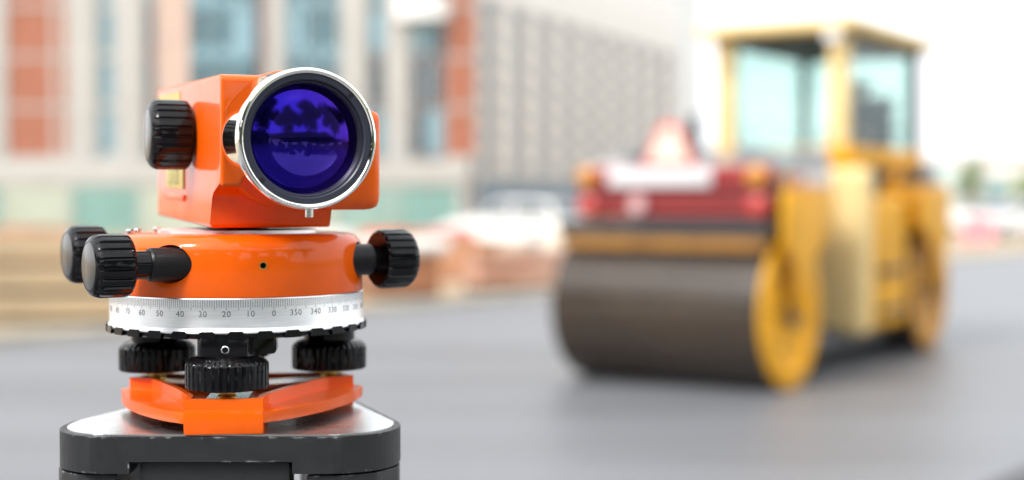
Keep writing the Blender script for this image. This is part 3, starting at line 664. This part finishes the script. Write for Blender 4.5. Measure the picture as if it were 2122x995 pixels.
# side hinge shoulders below the skirt
for s_, xs in ((-1, [(-71, -40), (-70, -20), (-56, 20), (-42, 15), (-40, -60), (-57, -58), (-66, -51)]), (1, [(77.2, -40), (76.6, -24), (62, 20), (45, 15), (40, -61), (56, -61), (69, -54)])):
    MB(mm).prism(xs, zt - 50, zt - 17.1, bevel=1.2).build('hinge_shoulder', TRIPOD, tp)
MB(mm).lathe([(12, zt - 90), (14, zt - 80), (14, zt - 60), (8, zt - 55), (8, zt - 5)], 24).build('fixing_screw', BLACKM, tp)

# ------------------------------------------------------------------ the automatic level
lv = empty('automatic_level', (AX.x, AX.y, HC - ZB * mm), 0, 'orange automatic level with chrome ringed purple lens and black knobs on the tripod', 'survey level')
def zz(v): return v + ZB                                    # height below camera (mm) to height above plate
# --- foot plate
fa = [R(-85), R(35), R(155)]
fp = MB(mm)
def footpoly(a, r0, r1, hw): 
    c, s_ = math.cos(a), math.sin(a)
    return [(r0 * c + hw * s_, r0 * s_ - hw * c), (r1 * c + hw * s_, r1 * s_ - hw * c), (r1 * c - hw * s_, r1 * s_ + hw * c), (r0 * c - hw * s_, r0 * s_ + hw * c)]
tri_out = []
for a in fa:
    c, s_ = math.cos(a), math.sin(a); hw = 16.5; r1 = 62
    tri_out += [(r1 * c + hw * s_, r1 * s_ - hw * c), (r1 * c - hw * s_, r1 * s_ + hw * c)]
# flange: a rounded arc plate between the feet
fl = []
FR = (62, 59, 59); FW = (16.5, 11.5, 11.5)
def fcorner(q, sd_, r=None):
    c, s_ = math.cos(fa[q]), math.sin(fa[q]); r = FR[q] if r is None else r
    return Vector((r * c - sd_ * FW[q] * s_, r * s_ + sd_ * FW[q] * c))
for q in range(3):
    P0, P1, P2 = fcorner(q, -1), fcorner(q, 1), fcorner((q + 1) % 3, -1)
    mid = (P1 + P2) / 2; ctl = mid + mid.normalized() * 15
    fl.append(P0); fl.append(P1)
    for t in [k / 12 for k in range(1, 12)]: fl.append(P1 * (1 - t) ** 2 + ctl * 2 * t * (1 - t) + P2 * t * t)
fl = [tuple(v) for v in fl]
fo = MB(mm).prism(fl, zz(-94), zz(-89.2), bevel=.6).build('foot_plate', ORANGE, lv)
hub = MB(mm).lathe([(40, 0), (40, 1)], 48)
hub.bm.free()
def shrink(poly, k):
    n = len(poly); res = []
    for i in range(n):
        p0, p1, p2 = Vector(poly[i - 1]), Vector(poly[i]), Vector(poly[(i + 1) % n])
        d1 = (p1 - p0).normalized(); d2 = (p2 - p1).normalized(); n1 = Vector((-d1.y, d1.x)); n2 = Vector((-d2.y, d2.x))
        b = (n1 + n2).normalized(); res.append(tuple(p1 + b * (k / max(.3, b.dot(n1)))))
    return res
FR = (62, 54, 54)
# concave-sided wall that links the three feet
wall = []
for q in range(3):
    P0, P1 = fcorner(q, -1, FR[q] - .05), fcorner(q, 1, FR[q] - .05)
    Q1, Q2 = fcorner(q, 1, FR[q] - 13), fcorner((q + 1) % 3, -1, FR[(q + 1) % 3] - 13)
    mid = (Q1 + Q2) / 2; ctl = mid - mid.normalized() * 3
    wall += [P0, P1, Q1]
    for t in (.2, .4, .6, .8): wall.append(Q1 * (1 - t) ** 2 + ctl * 2 * t * (1 - t) + Q2 * t * t)
    wall.append(Q2)
wall = [tuple(v) for v in wall]
b = MB(mm); inn = shrink(wall, 2.6); n = len(wall)
z0, z1 = zz(-89.3), zz(-83.6)
ov0 = [b.bm.verts.new((*p, z0)) for p in wall]; ov1 = [b.bm.verts.new((*p, z1)) for p in wall]; iv1 = [b.bm.verts.new((*p, z1)) for p in inn]; iv0 = [b.bm.verts.new((*p, z0)) for p in inn]
for i in range(n):
    j = (i + 1) % n
    for A_, B_ in ((ov0, ov1), (ov1, iv1), (iv1, iv0)): b.bm.faces.new((A_[i], A_[j], B_[j], B_[i]))
b.build('foot_wall', ORANGE, fo, 30)
b = MB(mm)
for q, a in enumerate(fa):
    pad = MB(mm).prism(footpoly(a, 34, FR[q] + .25, FW[q] + .1), zz(-98.65), zz(-88.0), bevel=1.0).build('foot_pad', ORANGE, fo)
sp_ = [(30 * math.cos(a + .9), 30 * math.sin(a + .9)) if i % 2 else (52 * math.cos(a), 52 * math.sin(a)) for i, a in enumerate([fa[0], fa[0] + .15, fa[1], fa[1] + .15, fa[2], fa[2] + .15])]
MB(mm).prism(footpoly(fa[0], 0, 53, 9) , zz(-86.4), zz(-85.2)).build('spring_plate', STEEL, fo)
for a in fa[1:]: MB(mm).prism(footpoly(a, 10, 53, 9), zz(-86.4), zz(-85.2)).build('spring_plate', STEEL, fo)
# --- levelling screws
for a in fa:
    c = (47 * math.cos(a), 47 * math.sin(a))
    Mk = Matrix.Translation((c[0], c[1], 0))
    s_ = MB(mm).knob([(15.5, zz(-80.9), 0), (17.3, zz(-80.7), .55), (17.8, zz(-80.0), .6), (17.8, zz(-70.2), .6), (17.2, zz(-69.2), .45), (15.2, zz(-67.4), .15), (13.2, zz(-66.6), 0), (11.6, zz(-66.4), 0)], 34, Mk).build('levelling_screw', BLACK, lv, 28)
    MB(mm).lathe([(9.5, zz(-81.9)), (9.5, zz(-80.8))], 32, Mk).build('brass_collar', BRASS, s_)
    MB(mm).lathe([(3.0, zz(-86)), (4.2, zz(-85.3)), (4.2, zz(-84)), (3.2, zz(-83.4)), (3.2, zz(-81.8))], 24, Mk).build('brass_spindle', BRASS, s_)
    bz = MB(mm).lathe([(12.2, zz(-66.5)), (12.2, zz(-58.0))], 36, Mk).build('screw_boss', BLACK, s_)
# front lug with its set screw
a = fa[0]; Ml = Matrix.Rotation(a + math.pi / 2, 4, 'Z')
lug = MB(mm).prism([(-9.5, -59), (-11.5, -56.5), (-11.5, -30), (20.5, -30), (20.5, -48), (11.5, -50.5), (10, -59)], zz(-66.2), zz(-58.0), Ml, bevel=1.0).build('screw_lug', BLACK, lv)
MB(mm).lathe([(1.75, 0), (1.75, .4), (1.35, .6), (1.1, .2), (.0001, .2)], 20, Ml @ mtx((.6, -58.8, zz(-63.2)), (0, -1, 0)), cap0=False).build('set_screw', STEEL, lug)
MB(mm).lathe([(14, zz(-72)), (16, zz(-70)), (16, zz(-57.6))], 48).build('centre_hub', BLACK, lv)
# --- toothed black ring and graduated circle
tb = MB(mm).lathe([(52, zz(-58.9)), (58.6, zz(-58.8)), (59.2, zz(-58.2)), (59.2, zz(-57.0)), (58.8, zz(-56.6)), (50, zz(-56.6))], 120).build('toothed_ring', BLACK, lv, 30)
b = MB(mm)
for i in range(30):
    a = R(i * 12 + 4); Mt = Matrix.Rotation(a, 4, 'Z') @ mtx((59.2, 0, 0), (1, 0, 0), (0, 1, 0))
    b.prism([(-3.9, zz(-58.75)), (3.9, zz(-58.75)), (3.9, zz(-57.0)), (2.7, zz(-55.5)), (-2.7, zz(-55.5)), (-3.9, zz(-57.0))], -1, 1.25, Mt)
b.build('grip_teeth', BLACK, tb, 0)
gc = MB(mm).lathe([(50, zz(-41.6)), (58.6, zz(-41.6)), (58.9, zz(-42)), (58.9, zz(-54.1)), (59.0, zz(-54.4)), (59.7, zz(-56.0)), (59.7, zz(-56.3)), (59.6, zz(-56.55)), (50, zz(-56.55))], 180).build('graduated_circle', ALU, lv, 20)
ZERO = 26                                                   # bearing of the zero mark, degrees to the right of the camera side
def cyl(th, z, r=58.94): a = R(th); return (r * math.sin(a), -r * math.cos(a), z)
b = MB(mm)
for k in range(360):
    th = ZERO - k; ln = 3.3 if k % 5 else 4.4; hw = .085
    da = math.degrees(hw / 58.9)
    b.quad([cyl(th - da, zz(-42.1 - ln)), cyl(th + da, zz(-42.1 - ln)), cyl(th + da, zz(-42.05)), cyl(th - da, zz(-42.05))])
b.build('graduation_marks', INK, gc, 0, normals=False)
for k in range(0, 360, 10):
    me = textmesh(str(k), 3.5); th = ZERO - k
    for v in me.vertices:
        p = cyl(th + math.degrees(v.co.x / 58.9), zz(-48.3) + v.co.y); v.co = Vector(p) * mm
    link('number', me, INK, gc, 0)
# --- orange base with through holes
base = MB(mm).lathe([(20, zz(-14.8)), (48, zz(-14.8)), (52.5, zz(-15.2)), (55.3, zz(-16.3)), (57.2, zz(-18.2)), (58.2, zz(-20.3)), (58.5, zz(-22.5)), (58.7, zz(-40.6)), (58.4, zz(-41.5)), (20, zz(-41.5))], 144).build('base_housing', ORANGE, lv, 30)
TD = Vector((.84, .54, 0)).normalized(); H0 = Vector((-20, -55.2, zz(-27.2)))
TD2_0 = Vector((-58, 8.4, zz(-25)))
for c0, l in ((H0 - TD * 30, 62), (H0 + TD * 70, 60), (TD2_0 - TD * 30, 60)):
    ct = MB(mm).lathe([(8.3, 0), (8.3, l)], 48, mtx(c0, TD)).build('cut', ORANGE); ct.location = lv.location; boolean(base, ct)
hp = cyl(21.5, zz(-27.8), 1); hd = Vector((hp[0], hp[1], 0)); hpos = hd * 58.6 + Vector((0, 0, zz(-27.8)))
ct = MB(mm).lathe([(1.35, -8), (1.35, 3)], 24, mtx(hpos, hd)).build('cut', ORANGE); ct.location = lv.location; boolean(base, ct)
MB(mm).rings([[(r * math.cos(2 * math.pi * i / 24), r * math.sin(2 * math.pi * i / 24), z) for i in range(24)] for r, z in ((1.33, -5), (1.33, .05), (1.75, .12), (1.8, -.4))], mtx(hpos, hd), cap0=False, cap1=False).build('screw_hole_rim', BRASS, base)
MB(mm).lathe([(.0001, 0), (1.3, 0)], 20, mtx(hpos - hd * 4, hd), cap0=False, cap1=False).build('hole_bottom', DEEP, base)
MB(mm).lathe([(47.5, zz(-30)), (47.5, zz(-22))], 48).build('bearing_core', DEEP, base)
def tangent(cpos, d, inner, rad, label=None):
    """knob centred at cpos, outward direction d, stem running 'inner' mm back into the base"""
    M_ = mtx(cpos, d)
    k = rad / 13.5
    kn = MB(mm).knob([(7.5, -8.6, 0), (12.2 * k, -8.6, .2), (13.2 * k, -7.6, .8), (13.5 * k, -6.2, .95), (13.5 * k, 4.0, .95), (13.1 * k, 5.6, .5), (12.2 * k, 7.0, .1), (11.0 * k, 7.9, 0), (10.3 * k, 8.2, 0), (10.1 * k, 7.6, 0)], 20, M_, (0, 0, 0, 0, 0, 1, 1)).build('tangent_knob', BLACK, lv, 28)
    MB(mm).lathe([(10.2 * k, 7.3), (10.1 * k, 8.0), (9.6 * k, 8.25), (.0001, 8.3)], 48, M_, cap0=False).build('cap', CAPGREY, kn, 30)
    MB(mm).lathe([(6.0, -inner), (6.0, -8.2)], 36, M_).build('stem', BLACK, kn)
    MB(mm).lathe([(7.2, -inner - 16), (7.2, -inner), (6.6, -inner + .8)], 40, M_).build('sleeve', BLACKM, kn)
    return kn
tangent(H0 - TD * 24.5, -TD, 17.5, 13.3)
tangent(H0 + TD * (93.8 + 15.2), TD, 13.0, 13.6)
tangent(TD2_0 - TD * 15.5, -TD, 13, 13.3)
for a_, r_ in ((152, 50), (190, 46), (205, 50)):
    MB(mm).lathe([(2.2, zz(-14.9)), (2.2, zz(-13.6)), (1.4, zz(-12.9)), (.0001, zz(-12.8))], 20, Matrix.Translation((r_ * math.cos(R(a_)), r_ * math.sin(R(a_)), 0)), cap0=False).build('cover_screw', STEEL, base)
MB(mm).lathe([(36, zz(-14.9)), (36, zz(-13.4)), (34, zz(-13.1)), (26, zz(-13.0))], 64).build('neck_disc', ALU, lv)
MB(mm).lathe([(14, zz(-13.0)), (14, zz(-6))], 48).build('neck', BLACKM, lv)
for o in (base, gc, tb): o.scale = (.976, .976, 1)
# --- telescope, built about the centre of its objective
O = Vector((-82.1 - AX.x * 1000, 575 - AX.y * 1000, zz(24.8)))
ua = R(23); back = Vector((-math.sin(ua), math.cos(ua), math.tan(R(1.7)))).normalized()
right = Vector((math.cos(ua), math.sin(ua), 0)); up = right.cross(back)
T = Matrix((right, back, up)).transposed().to_4x4(); T.translation = O
tel = MB(mm).prism([(30, 25.2), (33, 26.8), (193, 26.8), (193, -38.4), (52, -38.4), (50, -24), (46, -21), (30, -20)], -29.3, 24, T @ mtx((0, 0, 0), (1, 0, 0), (0, 1, 0)), bevel=3.4, seg=4).build('telescope_body', ORANGE, lv, 40)
MB(mm).box((12, 40, -30.5), (44.3, 168, 14), T, bevel=7, seg=4).build('prism_housing', ORANGE, tel, 40)
Mo = T @ mtx((0, 0, 0), (0, -1, 0), (1, 0, 0))              # z runs out of the objective towards the viewer
MB(mm).lathe([(27, -60), (29.2, -56), (29.28, -34), (29.15, -32), (28.6, -31.5)], 96, Mo, cap0=False, cap1=False).build('barrel_collar', ORANGE, tel, 50)
ob = MB(mm).lathe([(29.15, -38), (28.1, -7.2), (28.15, -6.2), (28.75, -5.8), (28.75, -1.2), (28.6, -.6), (28.2, -.1), (27.6, .15), (27.0, .1), (26.5, -.3), (26.45, -3.2)], 144, Mo, cap0=False, cap1=False).build('objective_barrel', CHROME, lv, 27)
MB(mm).lathe([(26.6, -1.1), (26.2, -.8), (24.2, -.9), (23.7, -1.4), (23.3, -4.2), (23.3, -34)], 128, Mo, cap0=False, cap1=False).build('retaining_ring', ANOD, ob, 25)
for a_ in (45, 222):
    MB(mm).lathe([(1.15, 0), (.0001, .02)], 20, Mo @ Matrix.Rotation(R(a_), 4, 'Z') @ Matrix.Translation((25.25, 0, -.8)), cap0=False).build('spanner_hole', DEEP, ob)
LENS = glassmat('coated_lens', (.5, .46, .75), (.10, .05, .95), f0=.27, rough=.075, fr1=.35)
_g = LENS.node_tree; _lw = [x for x in _g.nodes if x.type == 'LAYER_WEIGHT'][0]; _gl = [x for x in _g.nodes if x.type == 'BSDF_GLOSSY'][0]
_cr = _g.nodes.new('ShaderNodeValToRGB'); _cr.color_ramp.elements[0].position = .02; _cr.color_ramp.elements[1].position = .16
_cr.color_ramp.elements[0].color = (.06, .03, .95, 1); _cr.color_ramp.elements[1].color = (.30, .08, .75, 1)
_g.links.new(_lw.outputs['Facing'], _cr.inputs[0]); _g.links.new(_cr.outputs[0], _gl.inputs['Color'])
LENS2 = glassmat('inner_coated_lens', (.02, .02, .05), (.45, .35, .95), f0=.25, rough=.05)
def cap_profile(r, R_, z0, n=16): return [(max(.0001, r * (1 - i / n)), z0 + (math.sqrt(R_ * R_ - (r * (1 - i / n)) ** 2) - math.sqrt(R_ * R_ - r * r))) for i in range(n + 1)]
MB(mm).lathe(cap_profile(22.5, 75, -7.6), 96, Mo, cap0=False, cap1=False).build('objective_lens', LENS, ob, 80)
MB(mm).lathe([(r, -2 * 15.0 - z + 14) for r, z in cap_profile(22.0, 29, 0)], 96, Mo, cap0=False, cap1=False).build('inner_lens', LENS2, ob, 80)
MB(mm).lathe([(23.25, -3.0), (22.95, -3.2), (22.95, -4.2), (22.7, -4.5), (22.7, -5.6), (22.4, -6.0), (22.4, -24)], 96, Mo, cap0=False, cap1=False).build('lens_cell', mat('lens_cell_metal', (.07, .07, .09), .3, .8), ob, 30)
MB(mm).lathe([(22.3, -22), (19, -36), (17, -60), (.0001, -60)], 64, Mo, cap0=False, cap1=False).build('tube_interior', DEEP, ob)
pin = MB(mm).lathe([(1.7, -31.8), (1.7, -28.5)], 20, T @ mtx((1.0, 2.6, 0), (0, 0, 1))).build('lock_pin', STEEL, ob)
# focusing knob
Mf = T @ mtx((-29.3, 97, 2.1), (-1, 0, 0), (0, 0, 1))
fk = MB(mm).knob([(9, -.5, 0), (9, 1.2, 0), (14.4, 1.3, .3), (15.6, 2.4, .75), (15.9, 4, .85), (15.9, 15.6, .85), (15.5, 17.0, .6), (14.3, 18.6, .1), (12.8, 19.6, 0), (12.0, 19.9, 0), (11.9, 19.3, 0)], 24, Mf, (0, 0, 0, 0, 0, 1, 1)).build('focusing_knob', BLACK, lv, 28)
MB(mm).lathe([(12.0, 19.0), (11.85, 19.7), (11.4, 19.95), (.0001, 20)], 64, Mf, cap0=False).build('cap', CAPGREY, fk, 30)
# labels on the side
MB(mm).box((-29.55, 126, 15.5), (-29.32, 188, 23.2), T).build('yellow_sticker', YELLAB, tel, 0)
pl = MB(mm).box((-29.8, 115, -23), (-29.31, 163, -12.5), T, bevel=.15).build('type_plate', YELLAB, tel)
me = textmesh('LV30', 11.5)
Mt = T @ mtx((-29.86, 140, -17.8), (-1, 0, 0), (0, -1, 0))
for v in me.vertices: v.co = (Mt @ v.co) * mm
link('lettering', me, mat('grey_print', (.05, .05, .04), .6), pl, 0)
MB(mm).box((-30.2, 114, -28.6), (-29.31, 170, -25.8), T, bevel=.3).build('side_rib', ORANGE, tel)

# ------------------------------------------------------------------ haze over the site
hz = bpy.data.materials.new('haze'); hz.use_nodes = True; hn = hz.node_tree; hn.nodes.clear()
ho = hn.nodes.new('ShaderNodeOutputMaterial'); hv = hn.nodes.new('ShaderNodeVolumePrincipled')
hv.inputs['Color'].default_value = (.95, .97, 1, 1); hv.inputs['Density'].default_value = .0005; hv.inputs['Anisotropy'].default_value = .2
hn.links.new(hv.outputs[0], ho.inputs['Volume'])
o = MB().box((-120, -75, -1.0), (140, 345, 63)).build('haze', hz, smooth=0); o['kind'] = 'stuff'
